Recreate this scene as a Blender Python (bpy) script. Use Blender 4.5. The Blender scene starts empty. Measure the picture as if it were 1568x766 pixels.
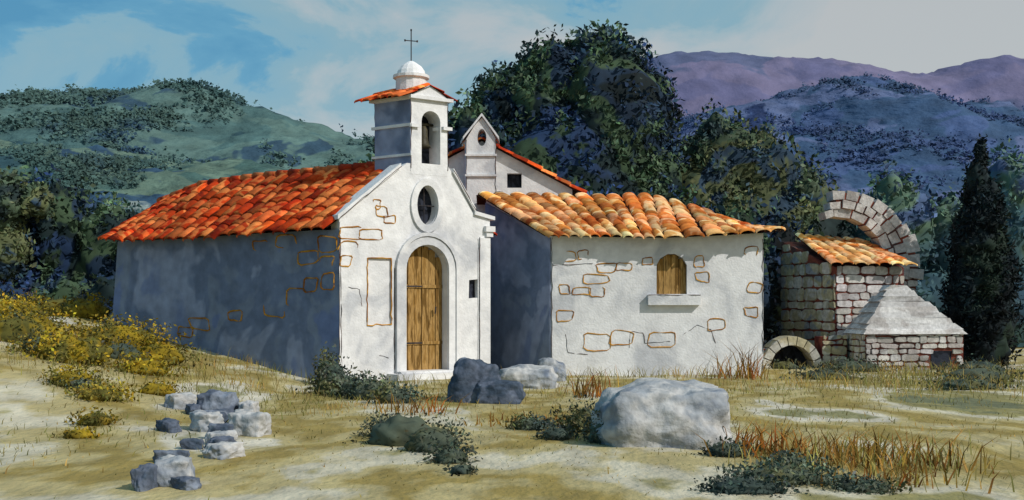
import bpy, math, random
import numpy as np
from mathutils import Vector, noise as mnoise
random.seed(7); rng=np.random.default_rng(7)
V=Vector
def lin(c):
    c=c/255.0
    return c/12.92 if c<=0.04045 else ((c+0.055)/1.055)**2.4
def C(r,g,b): return (lin(r),lin(g),lin(b),1.0)
sc=bpy.context.scene
# ------------------------------------------------------------------ materials
def wash(name,cols,scale=1.0,rough=0.9,bump=0.3,bscale=30.0,edge=0.06,attr=False,stretch=(1,1,1),detail=4.0,fine=0.25,bdist=0.02,dist=0.6):
    m=bpy.data.materials.new(name); m.use_nodes=True
    nt=m.node_tree; N=nt.nodes; L=nt.links
    b=N['Principled BSDF']; b.inputs['Roughness'].default_value=rough
    b.inputs['Specular IOR Level'].default_value=0.15
    tc=N.new('ShaderNodeTexCoord'); mp=N.new('ShaderNodeMapping'); mp.inputs['Scale'].default_value=stretch
    L.new(tc.outputs['Object'],mp.inputs['Vector'])
    n1=N.new('ShaderNodeTexNoise'); n1.inputs['Scale'].default_value=scale; n1.inputs['Detail'].default_value=detail
    n1.inputs['Distortion'].default_value=dist
    L.new(mp.outputs[0],n1.inputs['Vector'])
    cr=N.new('ShaderNodeValToRGB'); L.new(n1.outputs['Fac'],cr.inputs['Fac'])
    k=len(cols); e=cr.color_ramp.elements
    lo,hi=0.30,0.70
    pos=[]
    for i in range(k):
        a=lo+(hi-lo)*i/k; bb=lo+(hi-lo)*(i+1)/k
        pos.append((a+edge*0.5,cols[i])); pos.append((bb-edge*0.5,cols[i]))
    pos.sort(key=lambda t:t[0])
    e[0].position=pos[0][0]; e[0].color=pos[0][1]; e[1].position=pos[-1][0]; e[1].color=pos[-1][1]
    for p,c in pos[1:-1]:
        x=e.new(p); x.color=c
    n2=N.new('ShaderNodeTexNoise'); n2.inputs['Scale'].default_value=scale*7; n2.inputs['Detail'].default_value=6
    L.new(mp.outputs[0],n2.inputs['Vector'])
    mr=N.new('ShaderNodeMapRange'); mr.inputs['From Min'].default_value=0.3; mr.inputs['From Max'].default_value=0.7
    mr.inputs['To Min'].default_value=1-fine; mr.inputs['To Max'].default_value=1+fine*0.6
    L.new(n2.outputs['Fac'],mr.inputs['Value'])
    mx=N.new('ShaderNodeMix'); mx.data_type='RGBA'; mx.blend_type='MULTIPLY'; mx.inputs[0].default_value=1.0
    L.new(cr.outputs['Color'],mx.inputs[6]); L.new(mr.outputs[0],mx.inputs[7])
    out=mx.outputs[2]
    if attr:
        at=N.new('ShaderNodeAttribute'); at.attribute_name='Col'
        m2=N.new('ShaderNodeMix'); m2.data_type='RGBA'; m2.blend_type='MULTIPLY'; m2.inputs[0].default_value=1.0
        L.new(out,m2.inputs[6]); L.new(at.outputs['Color'],m2.inputs[7]); out=m2.outputs[2]
    L.new(out,b.inputs['Base Color'])
    if bump>0:
        n3=N.new('ShaderNodeTexNoise'); n3.inputs['Scale'].default_value=bscale; n3.inputs['Detail'].default_value=5
        L.new(mp.outputs[0],n3.inputs['Vector'])
        bp=N.new('ShaderNodeBump'); bp.inputs['Strength'].default_value=bump; bp.inputs['Distance'].default_value=bdist
        L.new(n3.outputs['Fac'],bp.inputs['Height']); L.new(bp.outputs[0],b.inputs['Normal'])
    return m
M={}
M['plaster']=wash('white_plaster',[(.50,.51,.53,1),(.66,.66,.66,1),(.74,.74,.735,1),(.69,.69,.69,1)],0.9,bump=0.5,bscale=22,fine=0.10,edge=.08)
M['plaster_shade']=wash('shade_tinted_plaster',[(.17,.22,.38,1),(.21,.25,.34,1),(.16,.20,.30,1),(.27,.31,.43,1),(.19,.235,.38,1)],0.5,bump=0.5,bscale=18,fine=0.22,edge=.03,dist=.5)  # copy of the white plaster with bluish shade put into its colour
M['tile_red']=wash('terracotta_tiles',[C(140,40,14),C(190,66,22),C(226,122,66),C(188,56,20),C(222,104,50)],0.9,attr=True,bump=.4,fine=.35,edge=.02)
M['tile_org']=wash('pale_terracotta_tiles',[C(180,92,42),C(220,156,96),C(235,190,144),C(200,120,58),C(226,166,112)],0.9,attr=True,bump=.4,fine=.3,edge=.02)
M['tile_under']=wash('tile_bedding',[C(40,18,12),C(80,32,18)],2)
M['wood']=wash('ochre_wood',[C(110,82,40),C(164,130,78),C(140,106,54)],3.0,stretch=(3,3,.4),bump=.4,fine=.4)
M['dark']=wash('dark_interior',[(.012,.014,.02,1),(.03,.035,.05,1)],3)
M['blue_dark']=wash('deep_blue_interior',[(.02,.05,.13,1),(.05,.09,.2,1)],3)
M['ochre']=wash('ochre_joint',[C(140,88,25),C(190,138,50),C(165,110,35)],2,bump=0)
M['ink']=wash('ink_edge',[C(38,30,32),C(85,55,45)],1.5,bump=0)
M['maroon']=wash('red_mortar',[C(95,45,42),C(130,70,55),C(90,66,62)],1.5)
M['stone_w']=wash('pale_stone',[(.46,.43,.41,1),(.62,.60,.58,1),(.70,.68,.66,1)],2.0,attr=True,bump=.6,fine=.25)
M['stone_g']=wash('grey_ochre_stone',[C(140,146,150),C(176,168,138),C(196,194,184)],1.6,attr=True,bump=.6,fine=.3)
M['boulder']=wash('boulder_rock',[(.16,.19,.24,1),(.28,.30,.32,1),(.44,.44,.43,1),(.34,.35,.35,1)],1.6,bump=.8,bscale=9,fine=.25,bdist=.04)
M['boulder_d']=wash('blue_grey_rock',[(.05,.07,.10,1),(.09,.11,.15,1),(.19,.22,.27,1)],2.2,bump=.8,bscale=9,fine=.3,bdist=.04)
M['iron']=wash('iron',[(.03,.03,.035,1),(.06,.05,.05,1)],5)
M['bronze']=wash('bronze',[(.05,.045,.03,1),(.08,.07,.04,1)],5,rough=.5)
M['bark']=wash('bark',[C(50,40,32),C(75,62,50)],3)
M['leaf_dark']=wash('dark_foliage',[C(32,46,50),C(46,68,92),C(88,112,84),C(38,58,60),C(54,80,120),C(74,98,74)],0.26,attr=True,bump=0,fine=.4,edge=.02,rough=.8)
M['leaf_oliv']=wash('olive_foliage',[C(48,64,64),C(86,104,82),C(108,116,80),C(56,80,102),C(92,108,84)],0.4,attr=True,bump=0,fine=.4,edge=.03,rough=.8)
M['leaf_blue']=wash('blue_foliage',[C(50,76,92),C(76,104,108),C(90,114,94),C(74,94,128)],0.3,attr=True,bump=0,fine=.4,rough=.8)
M['leaf_cyp']=wash('cypress_foliage',[C(24,34,38),C(34,48,52),C(44,60,50)],0.8,attr=True,bump=0,fine=.4,rough=.8)
M['leaf_yel']=wash('yellow_scrub',[C(120,104,34),C(162,138,36),C(106,102,48),C(148,126,44)],0.9,attr=True,bump=0,fine=.4,rough=.8)
M['leaf_grn']=wash('grey_green_scrub',[C(66,80,74),C(92,102,86),C(102,102,66)],0.9,attr=True,bump=0,fine=.4,rough=.8)
M['grass']=wash('grass_blades',[C(154,142,84),C(122,120,70),C(172,146,80)],0.6,attr=True,bump=0,fine=.3)
M['rust']=wash('rust_grass',[C(160,98,42),C(120,90,42),C(166,132,64)],1.5,attr=True,bump=0,fine=.3)
# ------------------------------------------------------------------ mesh helpers
def mk(name,verts,faces,mat,cols=None,smooth=False):
    me=bpy.data.meshes.new(name); me.from_pydata([tuple(v) for v in verts],[],faces); me.update()
    if mat: me.materials.append(M[mat] if isinstance(mat,str) else mat)
    if cols is not None:
        a=me.color_attributes.new('Col','FLOAT_COLOR','POINT')
        arr=np.ones((len(verts),4),dtype=np.float32); arr[:,:3]=np.asarray(cols,dtype=np.float32)[:,:3]
        a.data.foreach_set('color',arr.ravel())
    if smooth: me.polygons.foreach_set('use_smooth',[True]*len(me.polygons))
    o=bpy.data.objects.new(name,me); sc.collection.objects.link(o); return o
def group(name,parts):
    e=bpy.data.objects.new(name,None); sc.collection.objects.link(e)
    for p in parts:
        if p: p.parent=e
    return e
class MB:
    def __init__(s): s.v=[];s.f=[];s.c=[]
    def add(s,vs,fs,c=(1,1,1)):
        b=len(s.v); s.v+= [tuple(v) for v in vs]; s.f+=[tuple(i+b for i in f) for f in fs]; s.c+=[c]*len(vs)
    def box(s,o,a,b,c,col=(1,1,1)):
        o,a,b,c=V(o),V(a),V(b),V(c)
        vs=[o,o+a,o+a+b,o+b,o+c,o+a+c,o+a+b+c,o+b+c]
        fs=[(0,3,2,1),(4,5,6,7),(0,1,5,4),(1,2,6,5),(2,3,7,6),(3,0,4,7)]
        if a.cross(b).dot(c)<0: fs=[f[::-1] for f in fs]
        s.add(vs,fs,col)
    def prism(s,bot,top,col=(1,1,1)):
        n=len(bot); fs=[tuple(range(n))[::-1],tuple(range(n,2*n))]
        for i in range(n): fs.append((i,(i+1)%n,n+(i+1)%n,n+i))
        s.add(list(bot)+list(top),fs,col)
    def tube(s,pts,r,col=(1,1,1),k=4):
        pts=[V(p) for p in pts]; n=len(pts); vs=[];fs=[]
        for i,p in enumerate(pts):
            t=(pts[min(i+1,n-1)]-pts[max(i-1,0)]).normalized()
            x=t.cross(V((0,0,1)));
            if x.length<.1: x=t.cross(V((1,0,0)))
            x.normalize(); y=t.cross(x)
            rr=r[i] if isinstance(r,(list,tuple)) else r
            for j in range(k):
                a=2*math.pi*j/k+.4; vs.append(p+x*math.cos(a)*rr+y*math.sin(a)*rr)
        for i in range(n-1):
            for j in range(k): fs.append((i*k+j,i*k+(j+1)%k,(i+1)*k+(j+1)%k,(i+1)*k+j))
        fs.append(tuple(range(k))[::-1]); fs.append(tuple((n-1)*k+j for j in range(k)))
        s.add(vs,fs,col)
    def obj(s,name,mat,smooth=False): return mk(name,s.v,s.f,mat,s.c,smooth)
def fixn(o):
    import bmesh
    bm=bmesh.new(); bm.from_mesh(o.data); bmesh.ops.recalc_face_normals(bm,faces=bm.faces); bm.to_mesh(o.data); bm.free()
def cut(o,cutters):
    fixn(o)
    for c in cutters:
        fixn(c)
        md=o.modifiers.new('b','BOOLEAN'); md.object=c; md.operation='DIFFERENCE'; md.solver='EXACT'
    dg=bpy.context.evaluated_depsgraph_get(); me=bpy.data.meshes.new_from_object(o.evaluated_get(dg))
    o.modifiers.clear(); o.data=me
    for c in cutters: bpy.data.objects.remove(c)
def nz(x,y,z=0,s=1): return mnoise.noise(V((x*s,y*s,z*s)))
def wob(p0,p1,amp=.012,step=.12,seed=0):
    p0,p1=V(p0),V(p1); n=max(2,int((p1-p0).length/step)); out=[]
    for i in range(n+1):
        p=p0.lerp(p1,i/n)
        out.append(p+V((nz(i*.7,seed),nz(i*.7,seed+9),nz(i*.7,seed+17)))*amp)
    return out
def tiles(mb,R0,R1,E0,E1,w=.36,rowl=.42,seed=0,hgt=.075):
    R0,R1,E0,E1=map(V,(R0,R1,E0,E1)); r=random.Random(seed)
    n=max(1,round(max((E1-E0).length,(R1-R0).length)/w)); L=((E0-R0).length+(E1-R1).length)/2; m=max(2,round(L/rowl))
    Nn=((E1-E0).cross(R0-E0)).normalized()
    if Nn.z<0: Nn=-Nn
    P=lambda p,q:R0.lerp(R1,p).lerp(E0.lerp(E1,p),q)
    g=10; vs=[P(i/g,j/g)-Nn*.03 for j in range(g+1) for i in range(g+1)]
    sheet=(vs,[(j*(g+1)+i,j*(g+1)+i+1,(j+1)*(g+1)+i+1,(j+1)*(g+1)+i) for j in range(g) for i in range(g)])
    for i in range(n):
        jx=r.uniform(-.07,.07); ctint=r.uniform(.75,1.2)
        for j in range(m):
            if (R0-R1).length<.2 and j==0: continue
            q0=j/m; q1=min((j+1.18)/m,1+.10/L) if j<m-1 else 1+r.uniform(.04,.18)/L
            p=(i+.5+jx+r.uniform(-.04,.04))/n
            k=r.uniform(.72,1.25)*ctint; warm=r.uniform(.75,1.2)
            if r.random()<.12: k*=.5
            if r.random()<.08: k*=1.4; warm*=1.2
            vs=[];K=7; hj=r.uniform(.85,1.2)
            for e,(q,rad,lift) in enumerate(((q0,.40,0.0),(q1,.52,.022))):
                half=(P((i+1)/n,q)-P(i/n,q))
                c=P(p,q)+Nn*(lift+r.uniform(-.008,.014))
                for a in range(K):
                    t=math.pi*a/(K-1)
                    vs.append(c-half*math.cos(t)*rad+Nn*(math.sin(t)*hgt*hj*(1+.2*e)-.02))
            fs=[(a,a+1,K+a+1,K+a) for a in range(K-1)]
            b=len(vs); half=(P((i+1)/n,q1)-P(i/n,q1)); c=P(p,q1)
            for a in range(K):
                t=math.pi*a/(K-1); vs.append(c-half*math.cos(t)*.44+Nn*(math.sin(t)*hgt*.95-.02))
            fs+=[(K+a,K+a+1,b+a+1,b+a) for a in range(K-1)]
            mb.add(vs,fs,(k,k*warm,k*warm*.9))
    return sheet
def patchset(name,mat,patches,w=.36,rowl=.42,hgt=.075):
    mb=MB(); sh=MB()
    for i,p in enumerate(patches):
        s=tiles(mb,*p,w=w,rowl=rowl,seed=i*13+5,hgt=hgt); sh.add(s[0],s[1])
    o=mb.obj(name,mat,True); u=sh.obj(name+'_bedding','tile_under')
    return [o,u]
def masonry(mb,O,U,W,Nn,w,h,mask=None,ch=.2,bw=.34,seed=0,th=.035,gap=.024,keep=1.0):
    O,U,W,Nn=map(V,(O,U,W,Nn)); r=random.Random(seed); z=0
    while z<h-.04:
        hh=min(ch*r.uniform(.6,1.5),h-z); x=-r.uniform(0,bw*.6)
        while x<w:
            ww=bw*r.uniform(.5,1.6); x0=max(x,0); x1=min(x+ww,w)
            if x1-x0>.07 and (mask is None or mask((x0+x1)/2,z+hh/2)) and r.random()<keep:
                j=lambda:r.uniform(-.024,.024)
                g=gap/2
                c=[(x0+g+j(),z+g+j()),(x1-g+j(),z+g+j()),(x1-g+j(),z+hh-g+j()),(x0+g+j(),z+hh-g+j())]
                cx=sum(a for a,_ in c)/4; cz=sum(b for _,b in c)/4
                ring=[]
                for q in range(4):
                    a,b=c[q],c[(q+1)%4]
                    ring.append((a[0]*.84+b[0]*.16,a[1]*.84+b[1]*.16)); ring.append((a[0]*.16+b[0]*.84,a[1]*.16+b[1]*.84))
                t=th*r.uniform(.6,1.5); vs=[]
                for (a,b) in ring: vs.append(O+U*a+W*b-Nn*.01)
                for (a,b) in ring: vs.append(O+U*(cx+(a-cx)*.95)+W*(cz+(b-cz)*.93)+Nn*t)
                fs=[tuple(range(8,16))]+[(q,(q+1)%8,8+(q+1)%8,8+q) for q in range(8)]
                k=r.uniform(.65,1.1); mb.add(vs,fs,(k,k*r.uniform(.95,1),k*r.uniform(.9,1.0)))
            x+=ww
        z+=hh
def loops(mb,O,U,W,Nn,cells,r=.012,seed=0):
    rr=random.Random(seed); O,U,W,Nn=map(V,(O,U,W,Nn))
    for (cx,cz,w,h) in cells:
        j=lambda q:rr.uniform(-q,q)
        cs=[(cx-w/2+j(w*.14),cz-h/2+j(h*.16)),(cx+w/2+j(w*.14),cz-h/2+j(h*.16)),(cx+w/2+j(w*.14),cz+h/2+j(h*.16)),(cx-w/2+j(w*.14),cz+h/2+j(h*.16))]
        P=[]
        for q in range(4):
            A,B=cs[q],cs[(q+1)%4]; mdx,mdz=j(.02),j(.02)
            for t in (.14,.38,.62,.86):
                b=math.sin(math.pi*t); P.append((A[0]+(B[0]-A[0])*t+mdx*b+j(.006),A[1]+(B[1]-A[1])*t+mdz*b+j(.006)))
        st=rr.randint(0,15); P=P[st:]+P[:st]; ln=rr.choice([17,17,13,10])
        P=(P+P)[:ln]; pts=[O+U*x+W*z+Nn*.002 for x,z in P]
        rad=[r*(.55+.6*abs(math.sin(i*.55+st))) for i in range(len(pts))]; rad[0]*=.4; rad[-1]*=.4
        mb.tube(pts,rad)
Z=V((0,0,1))
# ------------------------------------------------------------------ terrain
def sstep(a,b,x):
    t=min(1,max(0,(x-a)/(b-a))); return t*t*(3-2*t)
def gz(x,y):
    m=max(0,min(1.25,(-4-x)*.19))*sstep(9,19,y)
    if y>60: m*=max(0,1-(y-60)/60)
    n=.05*nz(x,y,0,.45)+.02*nz(x,y,4,1.7)
    return m+n*(1 if y<80 else .3)
def gridc(lo,hi,near,step):
    a=list(np.arange(-near,near+.001,step)); s=step
    x=near
    while x<hi: s*=1.18; x+=s; a.append(x)
    s=step;x=-near; b=[]
    while x>lo: s*=1.18; x-=s; b.append(x)
    return b[::-1]+a
xs=gridc(-3500,3500,16,.28); ys=[y+16 for y in gridc(-120,3800,17,.28)]
vs=[(x,y,gz(x,y)) for y in ys for x in xs]; nx=len(xs)
fs=[(j*nx+i,j*nx+i+1,(j+1)*nx+i+1,(j+1)*nx+i) for j in range(len(ys)-1) for i in range(nx-1)]
M['ground']=wash('dry_ground',[C(104,108,82),C(136,130,86),C(186,180,158),C(168,156,112),C(142,126,72),C(166,154,110),C(192,186,168),C(130,128,92)],0.34,bump=.8,bscale=11,fine=.26,edge=.025,detail=7,bdist=.04,stretch=(1,.6,1),dist=.1)
mk('ground',vs,fs,'ground',None,True)
def hill(name,Yc,Yf,prof,mat,amp,ns,nx=260,ny=46):
    px=[p[0] for p in prof]; pz=[p[1] for p in prof]; x0=px[0];x1=px[-1]; vs=[]
    for j in range(ny+8):
        t=j/(ny-1)
        y=Yf+(Yc-Yf)*t
        for i in range(nx):
            x=x0+(x1-x0)*i/(nx-1); z=np.interp(x,px,pz)
            k=math.sin(min(t,1)*math.pi/2)**.9 if t<=1 else 1-(t-1)*2.0
            d=amp*(nz(x,y,1,ns)+.5*nz(x,y,5,ns*2.3)+.35*abs(nz(x,y,9,ns*6))+.22*abs(nz(x,y,3,ns*14)))
            vs.append((x,y,z*k+d*min(1,t*3)-amp*.1))
    fs=[(j*nx+i,j*nx+i+1,(j+1)*nx+i+1,(j+1)*nx+i) for j in range(ny+7) for i in range(nx-1)]
    return mk(name,vs,fs,mat,None,True),vs
def dabs(parent,vs,n,size,mat,ns,thr,xr,seed=0,jit=3):
    r=np.random.default_rng(seed); A=np.array(vs); A=A[(A[:,0]>xr[0])&(A[:,0]<xr[1])]
    idx=r.integers(0,len(A),n*4); p=A[idx]+r.normal(size=(n*4,3))*np.array([jit,jit*.4,0])*.4
    m=np.array([nz(x,y,z*2,ns)+.6*nz(x,y,z+7,ns*3.1) for x,y,z in p])
    kp=m+r.normal(size=len(m))*.10>thr; p=p[kp]; m=m[kp]; p=p[:n]; m=m[:n]; k=len(p)
    p[:,2]+=r.uniform(0,1,k)*size*.8
    Q=6; p=np.repeat(p,Q,0)+r.normal(size=(k*Q,3))*size*.5; m=np.repeat(m,Q); k*=Q
    # leaves mostly face up and outward so that the canopy is evenly lit
    nrm=r.normal(size=(k,3))*.55+np.array([.25,-.6,.7]); nrm/=np.linalg.norm(nrm,axis=1)[:,None]
    u=np.cross(nrm,r.normal(size=(k,3))); u/=np.linalg.norm(u,axis=1)[:,None]; w=np.cross(nrm,u)
    s=size*r.uniform(.25,.65,k)[:,None]
    q=np.stack([p-u*s,p+w*s*.8,p+u*s,p-w*s*.8],1).reshape(-1,3); c=np.repeat((r.uniform(.75,1.15,(k,1))*(1.0-m[:,None]*.5))*np.ones((1,3)),4,0)
    o=mk(parent.name+'_woods',q.tolist(),np.arange(k*4).reshape(-1,4).tolist(),mat,c); o.parent=parent
M['hillL']=wash('wooded_hill_slope',[C(48,76,84),C(70,98,98),C(84,110,106),C(50,74,90),C(98,120,122)],0.045,bump=1.0,bscale=.5,fine=.35,edge=.012,stretch=(1,1,2.2),bdist=.8)
M['hillL2']=wash('scrub_hill_slope',[C(42,68,76),C(66,94,90),C(90,112,100),C(46,72,94),C(128,142,140)],0.07,bump=1.0,bscale=.8,fine=.35,edge=.012,stretch=(1,1,2.2),bdist=.6)
M['hillP']=wash('purple_mountain',[C(78,82,112),C(96,96,128),C(108,104,132),C(84,92,122)],0.006,bump=.6,bscale=.05,fine=.2,edge=.02,bdist=6,stretch=(1,.6,1.5))  # aerial haze of distance is put into these base colours
M['hillB']=wash('blue_mountain',[C(46,66,106),C(66,86,124),C(56,80,110),C(86,100,134),C(42,58,96)],0.014,bump=.8,bscale=.12,fine=.3,edge=.012,bdist=4,stretch=(1,.6,2))  # blue slope colours include the haze tint of distance
M['woodsL']=wash('hill_woods',[C(48,74,82),C(66,94,92),C(78,104,98),C(50,76,96)],0.06,attr=True,bump=0)
M['woodsB']=wash('mountain_woods',[C(46,66,108),C(64,84,124),C(58,80,108)],0.02,attr=True,bump=0)  # same blue distance haze in the woods colour
h,v_=hill('wooded_hill',150,105,[(-130,22),(-90,27),(-70,29),(-60,29.5),(-47.6,30.5),(-40,30),(-34.3,27.6),(-27,25),(-19,23.4),(0,20),(40,14),(80,4)],'hillL',2.0,.09)
dabs(h,v_,11000,.42,'woodsL',.06,.12,(-80,10),seed=1,jit=2.2)
h,v_=hill('scrub_hill',95,66,[(-90,15),(-44,15),(-36,15.2),(-30,14.3),(-22,13.4),(-15,12.4),(0,12),(20,10),(45,5)],'hillL2',1.6,.12)
dabs(h,v_,9000,.30,'woodsL',.10,.14,(-50,5),seed=2,jit=1.5)
hill('distant_mountain',1200,850,[(-300,120),(0,200),(100,255),(155,271),(190,274),(226,272),(283,264),(354,259),(440,256),(476,264),(560,274),(800,260),(1300,150)],'hillP',14,.008)
h,v_=hill('forested_mountain',600,330,[(-80,30),(30,70),(88,98),(131,107),(163,113),(184,115),(220,109),(248,102),(280,97),(360,90),(600,60)],'hillB',9,.016,nx=340,ny=60)
dabs(h,v_,11000,1.3,'woodsB',.02,.12,(50,330),seed=3,jit=6)
# ------------------------------------------------------------------ chapel
O=V((-3.46,22,0)); a=V((.82,.574,0)).normalized(); nn=V((.574,-.82,0)).normalized(); d=V((-.819,.574,0)).normalized(); dn=V((-.574,-.819,0)).normalized()
F=lambda s,n,z:O+a*s+nn*n+Z*z
W=3.63; SC=2.03
chap=[]
out=[(0,-.6),(W,-.6),(W,3.40),(W-.42,3.52),(2.72,4.28),(2.56,4.5),(1.55,4.5),(1.3,4.32),(0,3.27)]
fb=MB(); fb.prism([F(s,-.38,z) for s,z in out],[F(s,0,z) for s,z in out]); fac=fb.obj('facade','plaster')
def archpts(cx,w,z0,zt,n=14):
    r=w/2; zc=zt-r; return [(cx-r,z0)]+[(cx+r*math.cos(math.pi-math.pi*i/n),zc+r*math.sin(math.pi-math.pi*i/n)) for i in range(n+1)]+[(cx+r,z0)]
def cutter(pts,dep):
    b=MB(); b.prism([F(s,-dep,z) for s,z in pts],[F(s,.3,z) for s,z in pts]); return b.obj('c',None)
door=archpts(SC,1.02,.16,2.80)
oval=[(SC+.25*math.cos(t),3.64+.41*math.sin(t)) for t in np.linspace(0,2*math.pi,28,endpoint=False)]
sq=[(3.08,1.68),(3.32,1.70),(3.31,2.1),(3.09,2.08)]
panel=[(.62,1.12),(1.18,1.14),(1.18,2.5),(.63,2.5)]
cut(fac,[cutter(door,.28),cutter(oval,.25),cutter(sq,.2),cutter(panel,.035)])
chap.append(fac)
b=MB(); b.prism([F(s,-.245,z) for s,z in oval],[F(s,-.225,z) for s,z in oval]); b.prism([F(s,-.195,z) for s,z in sq],[F(s,-.120,z) for s,z in sq]); o=b.obj('window_dark','dark'); fixn(o); chap.append(o)
b=MB(); rr=random.Random(2)
for i in range(6):
    s0=SC-.51+i*.17
    zt=2.29+math.sqrt(max(0,.51**2-(abs(s0+.085-SC))**2))-.01
    k=.8 if i>3 else 1
    b.box(F(s0+.007,-.275,.16),a*.156,nn*(.05+.01*(i%2)),Z*(zt-.16),(k,k,k))
b.box(F(SC-.5,-.215,.7),a*1.0,nn*.02,Z*.07); b.box(F(SC-.5,-.215,1.9),a*1.0,nn*.02,Z*.07)
chap.append(b.obj('door','wood'))
b=MB()
b.tube([F(SC,-.12,3.24),F(SC,-.12,4.04)],.012); b.tube([F(SC-.25,-.12,3.64),F(SC+.25,-.12,3.64)],.012)
b.tube([F(SC+.3,-.16,1.35),F(SC+.3,-.13,1.5)],.02)
for z in (.74,1.94): b.box(F(SC-.5,-.194,z-.02),a*.5,nn*.008,Z*.03)
chap.append(b.obj('ironwork','iron'))
def ringmold(mb,inner,outer,n0,n1,closed):
    k=len(inner); vs=[]
    for (s,z) in inner: vs+= [F(s,n0,z),F(s,n1,z)]
    for (s,z) in outer: vs+= [F(s,n0,z),F(s,n1,z)]
    fs=[]; rngk=k if closed else k-1
    for i in range(rngk):
        j=(i+1)%k; o=2*k
        fs+=[(2*i+1,2*j+1,o+2*j+1,o+2*i+1),(2*i,2*j,2*j+1,2*i+1),(o+2*i,o+2*i+1,o+2*j+1,o+2*j)]
    mb.add(vs,fs)
b=MB()
ringmold(b,archpts(SC,1.04,.16,2.81),archpts(SC,1.36,.16,2.98),-.01,.055,False)
ringmold(b,archpts(SC,1.38,.16,2.99),archpts(SC,1.52,.16,3.07),-.01,.085,False)
el=lambda rx,rz:[(SC+rx*math.cos(t),3.64+rz*math.sin(t)) for t in np.linspace(0,2*math.pi,28,endpoint=False)]
ringmold(b,el(.26,.42),el(.40,.57),-.01,.05,True)
b.box(F(SC-.95,-.01,-.3),a*1.9,nn*.45,Z*.42); b.box(F(SC-.75,-.01,.121),a*1.5,nn*.25,Z*.04)
def cop(p,q,t=.09):
    (s0,z0),(s1,z1)=p,q
    b.prism([F(s0,-.42,z0),F(s1,-.42,z1),F(s1,.06,z1),F(s0,.06,z0)],[F(s0,-.42,z0+t),F(s1,-.42,z1+t),F(s1,.06,z1+t),F(s0,.06,z0+t)])
cop((-.06,3.25),(1.38,4.39)); cop((2.66,4.38),(W-.4,3.55)); cop((W-.42,3.5),(W+.1,3.40),.08)
b.box(F(W-.16,.0,3.14),a*.24,nn*.10,Z*.12); b.box(F(W-.12,.0,3.03),a*.17,nn*.06,Z*.11)
b.box(F(W-.28,-.005,-.3),a*.27,nn*.045,Z*3.3)
mo=b.obj('mouldings','plaster'); fixn(mo); chap.append(mo)
e0=O+d*.3; back=a*W
b=MB()
nb=[O+d*.43,O+d*7.65,O+d*7.65+back,O+back+d*.43]; ntp=[O+d*.43,O+d*7.25,O+d*7.25+back,O+back+d*.43]
b.prism([p-Z*.6 for p in nb],[p+Z*3.06 for p in ntp]); o=b.obj('nave_walls','plaster_shade'); fixn(o); chap.append(o)
b=MB(); q0=O+dn*.003; b.prism([q0-Z*.6,O-nn*.37-Z*.6,O+d*.46-Z*.6+a*.1,O+d*.46+dn*.004-Z*.6],[q0+Z*3.05,O-nn*.37+Z*3.05,O+d*.46+Z*3.05+a*.1,O+d*.46+dn*.004+Z*3.05]); o=b.obj('corner_shade_skin','plaster_shade'); fixn(o); chap.append(o)  # corner piece with the shade of the nave side in its colour
ap=F(2.0,0,4.56)
R=[ap+d*.35,ap+d*5.2+Z*.02,ap+d*7.2-Z*.04,ap+d*8.75-Z*.36]
E=[O+dn*.24+d*.12+Z*3.10,O+dn*.24+d*4.4+Z*3.04,O+dn*.26+d*6.2+Z*3.06,O+dn*.24+d*7.55+Z*3.14]
bo=a*(W+.45)
pp=[(R[0],R[1],E[0],E[1]),(R[1],R[2],E[1],E[2]),(R[2],R[3],E[2],E[3]),
    (R[1],R[0],E[1]+bo,E[0]+bo),(R[3],R[1],E[3]+bo,E[1]+bo),(R[3],R[3],E[3]+bo,E[3])]
chap+=patchset('nave_roof','tile_red',pp,w=.40)
b=MB()
for i in range(3):
    n=max(2,int((R[i+1]-R[i]).length/.4))
    for k in range(n):
        p,q=R[i].lerp(R[i+1],k/n),R[i].lerp(R[i+1],(k+1.15)/n); kk=random.uniform(.6,1.1)
        b.tube([p+Z*.0,q+Z*.02],[.09,.11],(kk,kk,kk),8)
chap.append(b.obj('ridge_tiles','tile_red',True))
# bell tower
T=lambda s,t,z:F(s,0,z)+d*t
s0,s1,t0,t1,zb,zt=1.64,2.54,.0,1.0,4.28,5.86
b=MB(); f0=.004
b.prism([T(s0,-f0,zb),T(s1,-f0,zb),T(s1,t1,zb),T(s0,t1,zb)],[T(s0,-f0,zt),T(s1,-f0,zt),T(s1,t1,zt),T(s0,t1,zt)])
bt=b.obj('bell_tower','plaster')
bc=archpts(2.13,.46,4.52,5.64)
c=MB(); c.prism([F(s,-.7,z) for s,z in bc],[F(s,.3,z) for s,z in bc]); c=c.obj('c',None)
cut(bt,[c]); chap.append(bt)
b=MB(); bc2=archpts(2.13,.44,4.53,5.63); b.prism([F(s,-.699,z) for s,z in bc2],[F(s,-.45,z) for s,z in bc2]); o=b.obj('belfry_dark','dark'); fixn(o); chap.append(o)  # dark panel added to stand in for shade inside the belfry
b=MB()
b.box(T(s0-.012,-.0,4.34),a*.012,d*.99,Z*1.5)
chap.append(b.obj('tower_shade_skin','plaster_shade'))  # thin skin that paints shade onto the left face of the tower
b=MB()
b.box(T(s0-.07,-.09,zt),a*(s1-s0+.14),d*(t1-t0+.18),Z*.07); b.box(T(s0-.05,-.05,5.28),a*.045,d*1.1,Z*.06)
b.box(T(s0-.05,-.06,4.66),a*.045,d*1.1,Z*.05)
b.box(T(s1-.16,-.07,5.26),a*.22,d*.3,Z*.07); b.box(T(s0-.04,-.07,5.26),a*.20,d*.064,Z*.07)
g0=[T(s0,-.02,zt+.07),T(s1,-.02,zt+.07),T((s0+s1)/2,-.02,zt+.33)]; b.prism(g0,[p+d*1.04 for p in g0])
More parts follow.
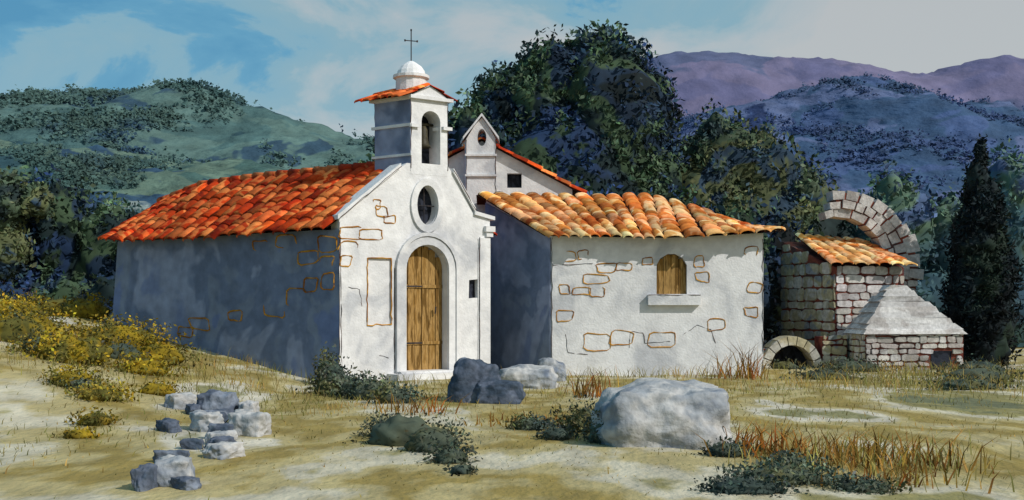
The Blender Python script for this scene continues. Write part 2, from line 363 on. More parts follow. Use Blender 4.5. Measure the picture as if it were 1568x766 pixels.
o=b.obj('tower_cornice','plaster'); fixn(o); chap.append(o)
mid=(s0+s1)/2
chap+=patchset('tower_roof','tile_red',[(T(mid,-.06,6.20),T(mid,1.1,6.20),T(s0-.22,-.10,5.91),T(s0-.22,1.16,5.91)),(T(mid,1.1,6.20),T(mid,-.06,6.20),T(s1+.10,1.1,5.95),T(s1+.10,-.06,5.95))],w=.22,rowl=.3,hgt=.05)
b=MB(); ctr=T(mid,.5,0)
prof=[(.33,6.1),(.33,6.36),(.39,6.38),(.39,6.44),(.31,6.46),(.29,6.54),(.22,6.64),(.12,6.71),(.05,6.75),(.0,6.76)]
K=14; vs=[ctr+V((r*math.cos(2*math.pi*i/K),r*math.sin(2*math.pi*i/K),z)) for r,z in prof for i in range(K)]
b.add(vs,[(j*K+i,j*K+(i+1)%K,(j+1)*K+(i+1)%K,(j+1)*K+i) for j in range(len(prof)-1) for i in range(K)])
chap.append(b.obj('lantern','plaster',False))
b=MB(); b.tube([ctr+Z*6.72,ctr+Z*7.42],.012,k=6); b.tube([ctr+Z*7.18-a*.15,ctr+Z*7.2+a*.15],.011,k=6)
for p in (ctr+Z*7.42,ctr+Z*7.2+a*.15,ctr+Z*7.18-a*.15): b.tube([p-Z*.02,p+Z*.02],.018,k=6)
chap.append(b.obj('cross','iron'))
b=MB(); bc_=F(2.12,-.30,0); prof=[(.0,5.36),(.05,5.36),(.09,5.28),(.1,5.1),(.12,4.98),(.17,4.9),(.15,4.9),(0,4.95)]
vs=[bc_+V((r*math.cos(2*math.pi*i/K),r*math.sin(2*math.pi*i/K),z)) for r,z in prof for i in range(K)]
b.add(vs,[(j*K+i,j*K+(i+1)%K,(j+1)*K+(i+1)%K,(j+1)*K+i) for j in range(len(prof)-1) for i in range(K)])
b.tube([F(1.88,-.3,5.4),F(2.36,-.3,5.4)],.03); chap.append(b.obj('bell','bronze',True))
# raised rear gable block
b=MB(); y0=27.3
g=[(-3.1,1.0),(1.5,1.0),(1.5,4.42),(-.75,5.62),(-3.1,4.4)]
b.prism([V((x,y0,z)) for x,z in g],[V((x,y0+4,z)) for x,z in g]); rg=b.obj('rear_gable','plaster')
c=MB(); c.box(V((-.12,y0-.2,4.46)),V((.36,0,0)),V((0,.5,0)),V((0,0,.36))); c=c.obj('c',None); cut(rg,[c]); chap.append(rg)
b=MB(); b.box(V((-.12,y0+.2,4.46)),V((.36,0,0)),V((0,.02,0)),V((0,0,.36))); chap.append(b.obj('rear_window','dark'))
rp=lambda x,y,z:V((x,y,z))
chap+=patchset('rear_roof','tile_red',[(rp(-.75,y0-.15,5.68),rp(-.75,y0+4.1,5.68),rp(-3.3,y0-.15,4.36),rp(-3.3,y0+4.1,4.36)),(rp(-.75,y0+4.1,5.68),rp(-.75,y0-.15,5.68),rp(1.72,y0+4.1,4.36),rp(1.72,y0-.15,4.36))],w=.34)
b=MB(); g=[(-1.12,3.4),(-.40,3.4),(-.40,5.62),(-.58,5.95),(-.74,6.14),(-.92,5.95),(-1.12,5.62)]
b.prism([V((x,26.95,z)) for x,z in g],[V((x-.14,27.6,z)) for x,z in g]); bb=b.obj('small_bellcote','plaster')
c=MB(); oc=[(-.74+.11*math.cos(t),5.66+.21*math.sin(t)) for t in np.linspace(0,2*math.pi,20,endpoint=False)]
c.prism([V((x,26.5,z)) for x,z in oc],[V((x,28,z)) for x,z in oc]); c=c.obj('c',None); cut(bb,[c]); chap.append(bb)
b=MB()
for (xa,za,xb,zb_) in ((-1.2,5.6,-.74,6.18),(-.74,6.18,-.32,5.6)):
    b.prism([V((xa,26.88,za)),V((xb,26.88,zb_)),V((xb,27.66,zb_)),V((xa-.1,27.66,za))],[V((xa,26.88,za+.07)),V((xb,26.88,zb_+.07)),V((xb,27.66,zb_+.07)),V((xa-.1,27.66,za+.07))])
b.box(V((-1.15,26.9,5.2)),V((.78,0,0)),V((0,.1,0)),V((0,0,.05))); b.box(V((-1.15,26.9,4.7)),V((.78,0,0)),V((0,.1,0)),V((0,0,.05)))
o=b.obj('bellcote_coping','plaster'); fixn(o); chap.append(o)
# wing
A0=V((.871,24,0)); A1=V((5.53,24.15,0)); B1=V((5.6,27,0)); B0=V((-.62,26.4,0))
b=MB()
b.prism([p-Z*.5 for p in (A0,A1,B1,B0)],[A0+Z*3.06,A1+Z*3.12,B1+Z*3.4,B0+Z*4.1]); wg=b.obj('wing_walls','plaster')
wa=(A1-A0).normalized(); wn=V((wa.y,-wa.x,0))
G=lambda x,n,z:A0+wa*x+wn*n+Z*z
wp=[(2.30,1.78),(2.97,1.78),(2.97,2.42),(2.88,2.57),(2.72,2.66),(2.55,2.66),(2.38,2.56),(2.30,2.42)]
c=MB(); c.prism([G(x,-.16,z) for x,z in wp],[G(x,.3,z) for x,z in wp]); c=c.obj('c',None); cut(wg,[c]); chap.append(wg)
b=MB()
for i in range(4): b.box(G(2.30+i*.17,-.15,1.78),wa*.16,wn*(.05+.006*(i%2)),Z*(.78 if i in(0,3) else .87))
chap.append(b.obj('shutter','wood'))
b=MB(); b.box(G(2.1,-.01,1.54),wa*1.15,wn*.14,Z*.22); o=b.obj('window_sill','plaster'); chap.append(o)
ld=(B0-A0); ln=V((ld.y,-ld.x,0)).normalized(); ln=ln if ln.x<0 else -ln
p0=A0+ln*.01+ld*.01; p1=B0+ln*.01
b=MB(); b.prism([p0-Z*.5,p1-Z*.5,p1-Z*.5+ln*.02,p0-Z*.5+ln*.02],[p0+Z*3.0,p1+Z*4.0,p1+Z*4.0+ln*.02,p0+Z*3.0+ln*.02]); o=b.obj('wing_shade_skin','plaster_shade'); fixn(o); chap.append(o)  # skin with shade in its colour over the left wall of the wing
RW=[V((-.86,26.4,4.22)),V((3.4,26.6,4.2)),V((4.6,26.9,3.93)),V((5.9,27.2,3.4))]
EW=[V((.70,23.72,3.06)),V((3.3,23.78,3.02)),V((4.6,23.82,3.08)),V((5.95,23.88,3.17))]
chap+=patchset('wing_roof','tile_org',[(RW[i],RW[i+1],EW[i],EW[i+1]) for i in range(3)]+[(RW[1],RW[0],RW[1]+V((0,1.2,-.4)),RW[0]+V((0,1.2,-.4)))],w=.38)
b=MB()
r=random.Random(3); cells=[]
for row in range(5):
    x=.12+r.uniform(0,.2); z=2.62-row*.26
    while x<1.9-row*.2:
        w=r.uniform(.22,.5)
        if r.random()<.6: cells.append((x+w/2,z+r.uniform(-.02,.02),w,r.uniform(.15,.22)))
        x+=w+.03
for z in np.arange(.3,2.9,.27):
    if r.random()<.5: cells.append((4.48-r.uniform(0,.12),z,.3,.2))
for c_ in ((1.0,.75,.55,.34),(1.55,.8,.5,.3),(3.25,2.5,.2,.3),(3.3,2.15,.3,.2),(2.1,2.5,.25,.2),(3.6,1.1,.4,.25),(.3,1.3,.35,.2),(2.4,.8,.5,.35)): cells.append(c_)
loops(b,A0+wn*.004,wa,Z,wn,cells,r=.013,seed=4)
loops(b,F(0,.004,0),a,Z,nn,[(.95,3.45,.3,.22),(1.15,3.3,.3,.18),(.25,3.0,.5,.24),(.2,2.7,.4,.2),(.7,3.0,.5,.2),(.85,3.6,.2,.16),(.15,2.45,.25,.2)],r=.014,seed=6)
pc=[F(s,.006,z) for s,z in panel]
for i in range(4): b.tube(wob(pc[i],pc[(i+1)%4],.03,.1,i),.014)
loops(b,O+dn*.004,d,Z,dn,[(.3,2.78,.5,.3),(.85,2.5,.5,.24),(.35,2.42,.4,.25),(1.5,2.85,.55,.26),(1.9,1.45,.55,.34),(1.2,1.7,.5,.3),(3.1,1.3,.5,.2),(4.3,1.15,.6,.3),(.8,1.95,.4,.25),(2.3,2.8,.4,.2),(4.8,.95,.5,.24),(.3,2.05,.4,.3)],r=.018,seed=10)
chap.append(b.obj('stone_joints','ochre'))
b=MB(); I=lambda p,q,s:b.tube(wob(p,q,.03,.15,s),.007)
I(F(0,.004,.1),F(0,.004,3.2),1); I(F(W,.004,.1),F(W,.004,3.0),2); I(F(W-.3,.05,.1),F(W-.3,.05,3.0),3)
I(F(.05,.004,.2),F(.02,.004,3.1),4); I(F(SC-.78,.01,.2),F(SC-.78,.01,2.3),5); I(F(SC+.78,.01,.2),F(SC+.78,.01,2.3),6)
I(G(0,.004,.1),G(0,.004,3.0),7); I(G(4.65,.004,.1),G(4.65,.004,3.0),8); I(G(.02,.004,2.4),G(0.9,.004,2.45),9)
I(T(s0,-.01,4.4),T(s0,-.01,5.85),11); I(T(s1,-.01,4.4),T(s1,-.01,5.85),12); I(T(s0,t1,4.6),T(s0,t1,5.85),13)
I(F(0,.065,3.3),F(1.38,.065,4.42),14); I(F(2.66,.065,4.42),F(W-.4,.065,3.6),15); I(G(2.1,.135,1.76),G(3.25,.135,1.76),16)
I(V((-1.12,26.94,3.6)),V((-1.12,26.94,5.6)),17); I(V((-.4,26.94,4.2)),V((-.4,26.94,5.6)),18)
def scrib(fn,pts,s):
    for i in range(len(pts)-1): b.tube(wob(fn(pts[i][0],.003,pts[i][1]),fn(pts[i+1][0],.003,pts[i+1][1]),.03,.08,s+i),.006)
scrib(G,[(1.7,.6),(1.72,.95),(2.0,.93),(2.05,.7),(2.6,.74)],30); scrib(G,[(2.9,.9),(3.2,1.1),(3.5,1.0),(3.6,.7)],40); scrib(G,[(.3,.9),(.35,.5),(.8,.45)],50)
scrib(F,[(.2,1.9),(.45,1.85),(.5,1.5)],60); scrib(F,[(.9,.5),(1.1,.45)],70)
chap.append(b.obj('edge_ink_lines','ink'))  # added pen-style outlines, thin dark tubes along edges and walls
group('chapel',chap)
# ------------------------------------------------------------------ ruin
ru=[]
core=MB(); st=MB(); sg=MB(); cg=MB()
L0=V((7.42,30.2,0)); L1=V((8.26,28,0)); R1=V((10.1,28.3,0)); R0=V((10.0,30.4,0))
core.prism([p-Z*.4 for p in (L0,L1,R1,R0)],[L0+Z*3.3,L1+Z*2.5,R1+Z*2.5,R0+Z*3.2])
u=(R1-L1); ul=u.length; u.normalize(); n_=V((u.y,-u.x,0)); masonry(st,L1,u,Z,n_,ul,2.55,seed=1,ch=.2,bw=.36)
u2=(L1-L0); ul2=u2.length; u2.normalize(); n2=V((u2.y,-u2.x,0)); masonry(sg,L0,u2,Z,n2,ul2,3.2,mask=lambda x,z:z<3.2-x*.32,seed=2,ch=.24,bw=.42)
cx,cz=8.72,2.6; y0,y1=29.3,29.9; rr=random.Random(5)
def thick(th): return .68+.22*max(0,1-th/60)
for ring in range(3):
    th=-14+ring*2
    while th<(99-ring*5):
        dt=rr.uniform(10,21)/(1+ring*.25); a0,a1=math.radians(th+.9),math.radians(th+dt-.9); w3=thick(th)/3
        ri=1.25+ring*w3+.015; ro=1.25+(ring+1)*w3-.015+rr.uniform(-.03,.03 if ring<2 else .12)
        P2=[(cx+(q+rr.uniform(-.02,.02))*math.cos(t),cz+(q+rr.uniform(-.02,.02))*math.sin(t)*1.03) for q,t in ((ri,a0),(ro,a0),(ro,a1),(ri,a1))]
        k=rr.uniform(.7,1.1); yo=rr.uniform(-.06,.03)
        st.prism([V((x,y0+yo,z)) for x,z in P2],[V((x,y1,z)) for x,z in P2],(k,k*.98,k*.95)); th+=dt
na=16; tt=np.linspace(-14,92,na)
pin=[(cx+1.28*math.cos(math.radians(t)),cz+1.28*1.03*math.sin(math.radians(t))) for t in tt]
pou=[(cx+(1.22+thick(t))*math.cos(math.radians(t)),cz+(1.22+thick(t))*1.03*math.sin(math.radians(t))) for t in tt]
for i in range(na-1):
    q=[pin[i],pou[i],pou[i+1],pin[i+1]]; core.prism([V((x,y0+.03,z)) for x,z in q],[V((x,y1-.03,z)) for x,z in q])
core.box(V((9.95,29.35,-.3)),V((.85,0,0)),V((0,.5,0)),V((0,0,2.7))); masonry(st,V((9.95,29.34,-.1)),V((1,0,0)),Z,V((0,-1,0)),.9,2.6,seed=21)
cx2,r2=6.95,.55
for i in range(9):
    t0_,t1_=math.radians(i*20+1),math.radians(i*20+19)
    q=[(cx2+w_*math.cos(t),w_*1.1*math.sin(t)-.05) for w_,t in ((r2,t0_),(r2+.2,t0_),(r2+.2,t1_),(r2,t1_))]
    k=rr.uniform(.8,1.1); sg.prism([V((x,27.2,z)) for x,z in q],[V((x,27.9,z)) for x,z in q],(k,k,k))
core.box(V((7.72,27.32,-.3)),V((.62,0,0)),V((0,.7,0)),V((0,0,1.05))); masonry(sg,V((7.72,27.31,-.1)),V((1,0,0)),Z,V((0,-1,0)),.62,.9,seed=8)
core.box(V((6.0,27.5,-.3)),V((.42,0,0)),V((0,.6,0)),V((0,0,.75)))
masonry(sg,V((6.0,27.49,-.1)),V((1,0,0)),Z,V((0,-1,0)),.42,.6,seed=9)
vb=MB(); vb.box(V((6.4,27.95,-.2)),V((1.2,0,0)),V((0,.05,0)),V((0,0,.75)))
oc=V((9.62,27.0,0))
def quadz(hw,hd,z,sx=0): return [V((oc.x+sx-hw,oc.y-hd,z)),V((oc.x+sx+hw,oc.y-hd,z)),V((oc.x+sx+hw,oc.y+hd,z)),V((oc.x+sx-hw,oc.y+hd,z))]
core.prism(quadz(1.17,.75,-.3),quadz(1.17,.75,.85))
lv=9; ov=MB()
for i in range(lv):
    t=i/lv; hw=1.25*(1-t)+.20*t; hd=.85*(1-t)+.2*t; sx=-.22*t; z=.85+i*.132; t2=(i+.85)/lv
    hw2=1.25*(1-t2)+.20*t2
    k=rr.uniform(.75,1.1); jx=lambda:V((rr.uniform(-.05,.05),rr.uniform(-.03,.03),rr.uniform(-.012,.012)))
    ov.prism([p+jx() for p in quadz(hw+.02,hd,z-.01,sx)],[p+jx() for p in quadz(hw2,hd*.93,z+.125,sx)],(k,k,k))
masonry(st,V((oc.x-1.17,oc.y-.76,-.1)),V((1,0,0)),Z,V((0,-1,0)),2.34,.95,mask=lambda x,z:not(1.55<x<2.1 and z<.62),seed=11,ch=.17,bw=.3)
masonry(sg,V((oc.x-1.18,oc.y+.75,-.1)),V((0,-1,0)),Z,V((-1,0,0)),1.5,.95,seed=12,ch=.17,bw=.3)
vb.box(V((oc.x+.4,oc.y-.765,-.1)),V((.48,0,0)),V((0,.02,0)),V((0,0,.55)))
for ob in (core.obj('mortar_core','maroon'),ov.obj('oven_roof','stone_w'),st.obj('pale_masonry','stone_w'),sg.obj('grey_masonry','stone_g')):
    fixn(ob); ru.append(ob)
ru.append(vb.obj('openings','dark'))
ru+=patchset('lean_to_roof','tile_org',[(V((7.75,30.2,3.5)),V((9.6,30.2,3.35)),V((8.02,27.75,2.62)),V((10.25,28.0,2.6)))],w=.3,rowl=.4,hgt=.06)
group('stone_ruin',ru)
M['wallp']=wash('purple_grey_wall',[(.10,.10,.15,1),(.14,.13,.18,1),(.17,.17,.21,1)],.8)
b=MB(); b.box(V((-17,34,.3)),V((5.2,-.6,0)),V((0,.5,0)),V((0,0,1.75)))
masonry(b,V((-17,33.99,.35)),V((5.2,-.6,0)).normalized(),Z,V((-.6,-5.2,0)).normalized(),5.1,1.75,seed=41,ch=.26,bw=.45)
o=b.obj('boundary_wall','wallp')
# ------------------------------------------------------------------ foliage
def crown(name,lobes,mat,dens=60,size=.2,dark=.6,flat=0.5,shell=(.72,1.10),cs=.84,hole=.62):
    P=[];Cc=[]
    core=MB()
    for li,(cx,cy,cz,rx,ry,rz) in enumerate(lobes):
        area=(rx*ry+ry*rz+rx*rz)*4; n=int(area*dens/ (size*size*25))
        dv=rng.normal(size=(n,3)); dv/=np.linalg.norm(dv,axis=1)[:,None]
        rad=rng.uniform(shell[0],shell[1],n)
        f=np.array([1+.26*mnoise.noise(V((x*2.2+li*3.1,y*2.2,z*2.2)))+.14*mnoise.noise(V((x*6+li,y*6,z*6))) for x,y,z in dv])
        p=dv*(rad*f)[:,None]*np.array([rx,ry,rz])+np.array([cx,cy,cz])
        clump=np.array([mnoise.noise(V((x*.9,y*.9,z*.9))) for x,y,z in p])
        keep=rng.uniform(size=n)< (hole+clump*1.1); p=p[keep]; cl=clump[keep]; dd=dv[keep]
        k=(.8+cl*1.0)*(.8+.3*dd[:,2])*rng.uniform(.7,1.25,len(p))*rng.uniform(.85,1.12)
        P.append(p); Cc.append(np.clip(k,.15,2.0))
        U_,W_=30,20; vs=[]
        for j in range(W_+1):
            for i in range(U_):
                ph=math.pi*j/W_; th=2*math.pi*i/U_; x,y,z=math.sin(ph)*math.cos(th),math.sin(ph)*math.sin(th),math.cos(ph)
                q=cs*(1+.26*mnoise.noise(V((x*2.2+li*3.1,y*2.2,z*2.2)))+.10*mnoise.noise(V((x*6+li,y*6,z*6)))); vs.append((cx+x*rx*q,cy+y*ry*q,cz+z*rz*q))
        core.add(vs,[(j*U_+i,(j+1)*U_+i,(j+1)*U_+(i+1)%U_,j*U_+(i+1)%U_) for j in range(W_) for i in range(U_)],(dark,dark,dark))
    p=np.concatenate(P); k=np.concatenate(Cc); n=len(p)
    u=rng.normal(size=(n,3)); u/=np.linalg.norm(u,axis=1)[:,None]; w=rng.normal(size=(n,3)); w=np.cross(u,w); w/=np.linalg.norm(w,axis=1)[:,None]
    s=size*rng.uniform(.6,1.4,n)[:,None]
    vs=np.stack([p-u*s,p+w*s*flat,p+u*s,p-w*s*flat],1).reshape(-1,3)
    fs=np.arange(n*4).reshape(-1,4)
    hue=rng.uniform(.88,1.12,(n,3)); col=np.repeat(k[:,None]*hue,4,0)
    o=mk(name+'_leaves',vs.tolist(),fs.tolist(),mat,col); c=core.obj(name+'_inner',mat,True)
    return [o,c]
def trunk(name,base,top,r0,limbs):
    b=MB(); base,top=V(base),V(top); n=6
    b.tube([base.lerp(top,i/n)+V((nz(i,base.x)*.15,nz(i,base.y)*.15,0)) for i in range(n+1)],[r0*(1-.6*i/n) for i in range(n+1)],k=8)
    for l in limbs:
        q=base.lerp(top,.5+random.random()*.4); l=V(l); b.tube([q,q.lerp(l,.5)+V((0,0,.2)),l],[r0*.4,r0*.25,r0*.1],k=6)
    return b.obj(name,'bark',True)
def tree(name,lobes,mat,r0=.3,**k):
    parts=crown(name,lobes,mat,**k)
    bx=sum(l[0] for l in lobes)/len(lobes); by=sum(l[1] for l in lobes)/len(lobes); zz=max(l[2] for l in lobes)
    parts.append(trunk('trunk',(bx,by,gz(bx,by)-.2),(bx,by,zz-.5),r0,[l[:3] for l in lobes])); return group(name,parts)
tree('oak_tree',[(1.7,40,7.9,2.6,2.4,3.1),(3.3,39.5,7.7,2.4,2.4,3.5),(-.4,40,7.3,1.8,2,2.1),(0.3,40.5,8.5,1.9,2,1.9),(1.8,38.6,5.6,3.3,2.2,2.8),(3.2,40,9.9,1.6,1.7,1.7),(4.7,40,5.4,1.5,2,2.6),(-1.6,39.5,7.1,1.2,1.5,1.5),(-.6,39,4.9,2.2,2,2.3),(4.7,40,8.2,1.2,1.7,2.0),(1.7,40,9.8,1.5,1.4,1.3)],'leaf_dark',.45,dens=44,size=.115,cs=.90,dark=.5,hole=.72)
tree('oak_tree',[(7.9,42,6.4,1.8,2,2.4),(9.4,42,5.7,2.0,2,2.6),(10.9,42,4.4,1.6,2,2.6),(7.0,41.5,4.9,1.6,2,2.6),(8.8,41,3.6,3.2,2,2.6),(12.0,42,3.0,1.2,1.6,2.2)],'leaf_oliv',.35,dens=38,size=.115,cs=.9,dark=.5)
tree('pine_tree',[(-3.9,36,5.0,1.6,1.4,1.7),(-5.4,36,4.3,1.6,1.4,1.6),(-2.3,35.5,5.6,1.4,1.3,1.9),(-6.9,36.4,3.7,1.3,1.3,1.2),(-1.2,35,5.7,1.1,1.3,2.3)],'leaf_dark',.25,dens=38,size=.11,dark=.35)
tree('pine_tree',[(-14.3,35,3.7,1.3,1.3,1.8),(-12.9,35,3.1,1.3,1.3,1.8),(-15.8,35,4.0,1.3,1.3,1.8),(-11.6,34.6,2.7,1.1,1.2,1.4),(-13.6,34.9,2.4,1.6,1,1.5),(-17.2,35,3.6,1.4,1.3,1.9),(-15.6,34.6,2.0,2.0,1,1.3),(-12.2,34.6,1.9,1.4,1,1.3)],'leaf_dark',.22,dens=38,size=.11,dark=.5)
tree('olive_tree',[(-15.4,33.0,4.6,.9,.9,1.0),(-16.2,33.0,3.8,.9,.9,1.1),(-14.4,33.2,4.7,.5,.6,.6),(-15.4,33.0,3.2,.9,.6,1.0)],'leaf_oliv',.15,dens=40,size=.10,dark=.8)
group('hedge',crown('hedge',[(2.0,33,3.2,2.2,1.2,1.9),(4.8,33,3.0,2.2,1.2,1.8),(7.2,33,2.6,1.8,1.2,2.0),(-.5,33,3.4,1.8,1.2,1.9)],'leaf_dark',dens=38,size=.11,dark=.2))
group('hedge',crown('hedge',[(6.5,29.6,1.4,.6,.7,1.9),(6.5,30.6,2.4,.8,.8,1.4)],'leaf_dark',dens=50,size=.09,dark=.5))
group('hedge',crown('hedge',[(-13.2,32.6,1.5,1.1,.6,.9),(-15.2,32.6,1.4,1.1,.6,.8),(-11.6,31.6,1.5,.8,.6,1.0)],'leaf_dark',dens=40,size=.09,dark=.5))
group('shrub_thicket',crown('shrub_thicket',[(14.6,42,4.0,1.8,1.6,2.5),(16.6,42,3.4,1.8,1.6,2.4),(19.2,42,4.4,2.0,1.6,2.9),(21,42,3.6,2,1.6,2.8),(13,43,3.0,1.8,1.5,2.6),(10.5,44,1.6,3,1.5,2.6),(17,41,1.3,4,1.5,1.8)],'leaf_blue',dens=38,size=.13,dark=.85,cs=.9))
far=[]
r=random.Random(9)
for i in range(26):
    x=-60+i*5.2+r.uniform(-2,2); far.append((x,62+r.uniform(-4,4),2.2,3.6,2,3.0+r.uniform(0,1.6)))
group('distant_trees',crown('distant_trees',far,'leaf_blue',dens=26,size=.26,dark=.8))
cl=[]
for i in range(10):
    t=i/9; z=.45+t*4.75; rad=.90*(math.sin(math.pi*(.30+.66*t))**.8)*(1-.3*t)+.04
    cl.append((11.95+.08*math.sin(i*2.1),28,z,rad,rad,.66))
tree('cypress_tree',cl,'leaf_cyp',.12,dens=75,size=.08,dark=.7,flat=.35,hole=.8)
# ------------------------------------------------------------------ rocks
def rock(name,c,sz,mat,seed,rot=0,boxy=.45):
    import bmesh
    bm=bmesh.new(); bmesh.ops.create_icosphere(bm,subdivisions=5,radius=1)
    cr,sr=math.cos(rot),math.sin(rot)
    for v in bm.verts:
        p=v.co.copy(); m=max(abs(p.x),abs(p.y),abs(p.z)); p=p.lerp(p/m,boxy)
        k=1+.24*nz(p.x+seed,p.y,p.z,1.1)+.12*nz(p.x+seed,p.y,p.z,2.7)+.04*nz(p.x,p.y+seed,p.z,7)
        p=p*k; p=V((p.x*sz[0],p.y*sz[1],p.z*sz[2])); p=V((p.x*cr-p.y*sr,p.x*sr+p.y*cr,p.z))
        v.co=p+V(c)
    me=bpy.data.meshes.new(name); bm.to_mesh(me); bm.free(); me.materials.append(M[mat])
    me.polygons.foreach_set('use_smooth',[True]*len(me.polygons))
    o=bpy.data.objects.new(name,me); sc.collection.objects.link(o); return o
rock('boulder',(1.66,12.0,.26),(.72,.55,.42),'boulder',3.2,.15)
rock('boulder',(-.60,17.3,.25),(.40,.4,.42),'boulder_d',8.1)
rock('boulder',(-.2,17.0,.12),(.40,.3,.25),'boulder_d',11.1)
rock('boulder',(.25,20.5,.10),(.55,.4,.3),'boulder',14.1)
rock('boulder',(.80,22.4,.1),(.3,.3,.34),'boulder',19.1)
st_=[(-4.05,15.0,.32,.24,.28,'boulder_d'),(-4.6,15.3,.24,.18,.18,'boulder'),(-3.60,15.0,.22,.14,.18,'boulder'),(-3.70,13.3,.30,.2,.18,'boulder'),(-3.05,12.8,.27,.2,.22,'boulder'),(-3.15,11.9,.18,.12,.12,'boulder'),(-2.86,10.9,.23,.16,.12,'boulder'),(-2.87,9.35,.26,.18,.18,'boulder'),(-4.1,13.1,.18,.12,.12,'boulder_d'),(-3.25,10.5,.20,.08,.10,'boulder_d'),(-3.9,14.5,.22,.14,.10,'boulder_d'),(-3.02,9.05,.16,.08,.16,'boulder_d'),(-4.3,14.8,.16,.1,.12,'boulder_d'),(-3.3,12.4,.18,.1,.14,'boulder_d'),(-3.8,13.9,.2,.12,.12,'boulder_d'),(-3.0,11.3,.18,.1,.12,'boulder_d'),(-3.4,13.9,.2,.15,.14,'boulder'),(-2.7,9.1,.14,.1,.08,'boulder_d'),(-3.35,11.5,.13,.1,.09,'boulder_d')]
for i,(x,y,sx,sy,sz,m) in enumerate(st_): rock('field_stone',(x,y,gz(x,y)+sz*.35),(sx*.85,sy*.85,sz*.85),m,i*5.3+1,i*.7,.55)
# ------------------------------------------------------------------ scrub bushes
def bush(name,pts,mat,size=.05,dens=22):
    lob=[(x,y,gz(x,y)+rz*.25,rx,ry,rz) for x,y,rx,ry,rz in pts]
    return group(name,crown(name,lob,mat,dens=dens,size=size,dark=.7,cs=.62,shell=(.5,1.15)))
bush('yellow_scrub',[(-7.3,18.2,1.0,.6,.45),(-8.6,19.2,1.1,.6,.5),(-9.8,21.5,1.1,.7,.5),(-7.9,21.8,1.2,.6,.45),(-6.1,18.2,.6,.45,.28),(-6.6,20.4,.8,.5,.35)],'leaf_yel',.035,dens=16)
bush('yellow_scrub',[(-5.7,15.2,.45,.35,.2),(-5.1,13.4,.32,.25,.15),(-6.4,16.0,.5,.35,.24),(-4.9,12.4,.25,.2,.1),(-5.3,16.4,.4,.3,.18)],'leaf_yel',.026,dens=15)
bush('green_scrub',[(-9.0,20.2,.7,.5,.4),(-7.0,19.6,.5,.4,.3),(-6.2,15.9,.3,.3,.16),(-8.0,18.4,.4,.4,.3)],'leaf_grn',.035,dens=14)
bush('green_scrub',[(-3.6,21.3,.3,.3,.55),(-3.35,20.7,.35,.3,.45),(-3.0,18.9,.6,.4,.38),(-2.3,17.9,.5,.4,.30),(-1.8,17.0,.4,.3,.24),(-2.6,18.4,.5,.4,.3)],'leaf_grn',.035,dens=20)
bush('green_scrub',[(-1.2,12.0,.55,.4,.34),(-.85,11.5,.42,.3,.26),(-.60,10.8,.26,.25,.14),(-.46,10.1,.16,.2,.08),(-1.45,12.8,.3,.3,.2)],'leaf_grn',.024,dens=20)
bush('green_scrub',[(.90,13.2,.42,.35,.30),(1.0,12.0,.26,.3,.3),(.2,13.6,.3,.3,.14),(.5,12.3,.25,.25,.14)],'leaf_grn',.024,dens=20)
bush('green_scrub',[(2.15,11.0,.3,.2,.14),(2.3,9.4,.55,.3,.16),(1.9,8.9,.45,.25,.1),(2.9,9.1,.35,.25,.1),(2.6,10.2,.3,.2,.12)],'leaf_grn',.022,dens=20)
bush('green_scrub',[(8.3,20,.8,.5,.2),(9.3,22,1.0,.6,.3),(6.6,23,.8,.5,.22),(10.2,24,.8,.5,.35),(8.0,25.5,.9,.4,.25),(6.6,26.6,.5,.3,.2)],'leaf_grn',.035,dens=14)
bush('yellow_scrub',[(-10.5,27,.9,.6,.5),(-11.6,28,.9,.6,.5),(-13.5,29.5,1.4,.6,.5)],'leaf_yel',.045,dens=16)
# ------------------------------------------------------------------ grass
def grass(name,spots,mat,wd=.012):
    vs=[];fs=[];cs=[]
    for (x,y,sx,sy,n,hh) in spots:
        for i in range(n):
            px=x+random.gauss(0,sx); py=y+random.gauss(0,sy); pz=gz(px,py)-.02; H=hh*random.uniform(.3,1.25)
            an=random.uniform(0,6.28); le=H*random.uniform(.1,1.1); w=wd*random.uniform(.5,1.4)
            q=V((math.cos(an),math.sin(an),0)); sd=V((1,0,0)) if random.random()<.7 else V((math.cos(an+1.57),math.sin(an+1.57),0))
            b=len(vs); p0=V((px,py,pz)); p1=p0+q*le*.35+Z*H*.6; p2=p0+q*le+Z*H*.95
            vs+=[p0-sd*w,p0+sd*w,p1-sd*w*.7,p1+sd*w*.7,p2]; fs+=[(b,b+1,b+3,b+2),(b+2,b+3,b+4)]
            k=random.uniform(.5,1.3); cs+=[(k,k*random.uniform(.8,1.15),k*.9)]*5
    return mk(name,vs,fs,mat,cs)
sp=[(2.55,11.2,.25,.3,120,.32),(3.1,10.7,.3,.3,150,.34),(3.7,10.4,.3,.3,120,.32),(3.2,9.4,.3,.2,90,.22),(4.6,22.8,.3,.25,70,.6),(5.0,23,.2,.2,40,.8),(1.3,18.5,.2,.2,80,.5),(-1.4,15.5,.25,.2,60,.3),(0.35,14.2,.4,.3,160,.16),(-9.2,22,.8,.4,60,.3)]
grass('rust_grass',sp,'rust',wd=.009)
sp=[(7.6,21,1.6,1.2,1100,.3),(9.6,23,1.3,1.5,1000,.34),(3.6,14,1.5,1.2,500,.09),(-2.0,17,1.2,1.0,600,.12),(-6.5,18.5,2,1.5,1800,.18),(5,19,2.5,1.5,1000,.11),(0,19.5,2.5,1.2,900,.13),(-1,21.2,2,.3,300,.25),(3.2,23.4,1.6,.2,300,.28),(-6.5,22.2,1.6,.8,500,.25),(3.4,10.4,.6,.6,350,.28),(-4.8,12.4,.8,1.4,300,.10),(8.5,26.3,1.8,.4,350,.22),(0,16,5,2.5,2500,.07),(0,11.5,3,1.5,1800,.04)]
grass('dry_grass',sp,'grass',wd=.006)
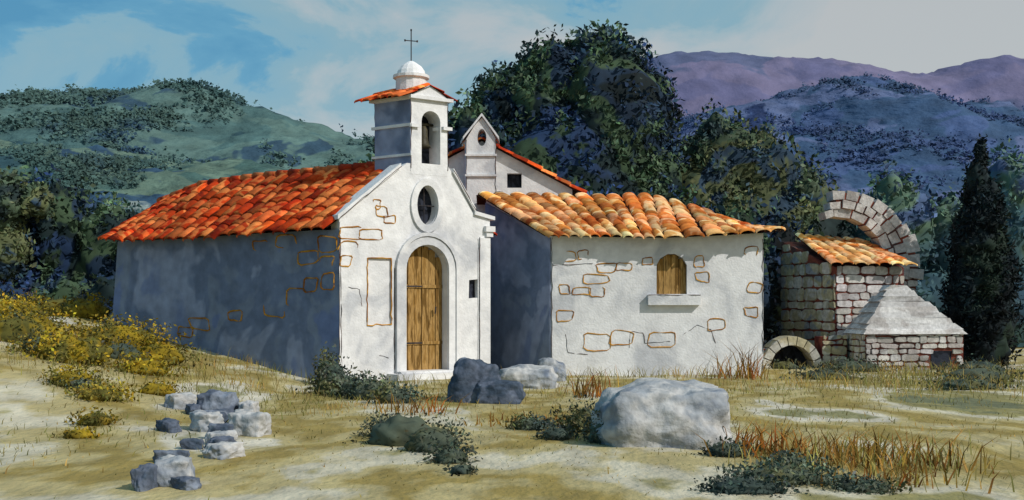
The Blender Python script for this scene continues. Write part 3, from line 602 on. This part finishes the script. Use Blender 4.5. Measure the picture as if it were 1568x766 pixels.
# ------------------------------------------------------------------ sky, sun, camera
sd=V((.82,-.572,0)).normalized(); el_=math.radians(39); sv=V((sd.x*math.cos(el_),sd.y*math.cos(el_),math.sin(el_)))
w=bpy.data.worlds.new('World'); sc.world=w; w.use_nodes=True; nt=w.node_tree; N=nt.nodes; L=nt.links
bg=N['Background']; bg.inputs['Strength'].default_value=.1
sky=N.new('ShaderNodeTexSky'); sky.sky_type='NISHITA'; sky.sun_disc=False; sky.sun_elevation=el_; sky.sun_rotation=math.atan2(sv.x,sv.y)
tc=N.new('ShaderNodeTexCoord'); sep=N.new('ShaderNodeSeparateXYZ'); L.new(tc.outputs['Generated'],sep.inputs[0])
mp=N.new('ShaderNodeMapping'); mp.inputs['Scale'].default_value=(1,1,2.2); mp.inputs['Location'].default_value=(.35,0,.2); L.new(tc.outputs['Generated'],mp.inputs[0])
n1=N.new('ShaderNodeTexNoise'); n1.inputs['Scale'].default_value=4.6; n1.inputs['Detail'].default_value=9; n1.inputs['Roughness'].default_value=.58; n1.inputs['Distortion'].default_value=.5; L.new(mp.outputs[0],n1.inputs['Vector'])
def math_(op,a_,b_):
    m=N.new('ShaderNodeMath'); m.operation=op
    for i,x in enumerate((a_,b_)):
        if isinstance(x,(int,float)): m.inputs[i].default_value=x
        else: L.new(x,m.inputs[i])
    return m.outputs[0]
xx=math_('MULTIPLY',sep.outputs[0],1.15)
f=math_('ADD',xx,math_('MULTIPLY',math_('SUBTRACT',n1.outputs['Fac'],.5),2.0))
cr=N.new('ShaderNodeValToRGB'); L.new(math_('ADD',f,.5),cr.inputs[0]); e=cr.color_ramp.elements
e[0].position=.0; e[0].color=C(76,146,184); e[1].position=.82; e[1].color=C(190,194,194)
for p,c in ((.18,C(96,160,192)),(.25,C(130,174,192)),(.42,C(138,176,190)),(.50,C(160,184,192)),(.62,C(178,190,194))):
    x=e.new(p); x.color=c
m10=N.new('ShaderNodeMix'); m10.data_type='RGBA'; m10.blend_type='MULTIPLY'; m10.inputs[0].default_value=1; L.new(cr.outputs[0],m10.inputs[6]); m10.inputs[7].default_value=(10,10,10,1)
mx=N.new('ShaderNodeMix'); mx.data_type='RGBA'; mx.inputs[0].default_value=.85; L.new(sky.outputs[0],mx.inputs[6]); L.new(m10.outputs[2],mx.inputs[7])
L.new(mx.outputs[2],bg.inputs['Color'])
sl=bpy.data.lights.new('sun','SUN'); sl.energy=3.4; sl.angle=math.radians(.5); sl.color=(1,.96,.91)
so=bpy.data.objects.new('sun',sl); sc.collection.objects.link(so); so.rotation_euler=sv.to_track_quat('Z','Y').to_euler()
cam=bpy.data.cameras.new('camera'); co=bpy.data.objects.new('camera',cam); sc.collection.objects.link(co)
co.location=(0,0,1.5); co.rotation_euler=(math.radians(90),0,0); cam.sensor_width=36; cam.lens=36*1681/1568; cam.shift_y=87/1568; cam.clip_end=8000
sc.camera=co
sc.view_settings.view_transform='Standard'; sc.view_settings.look='None'; sc.view_settings.exposure=0
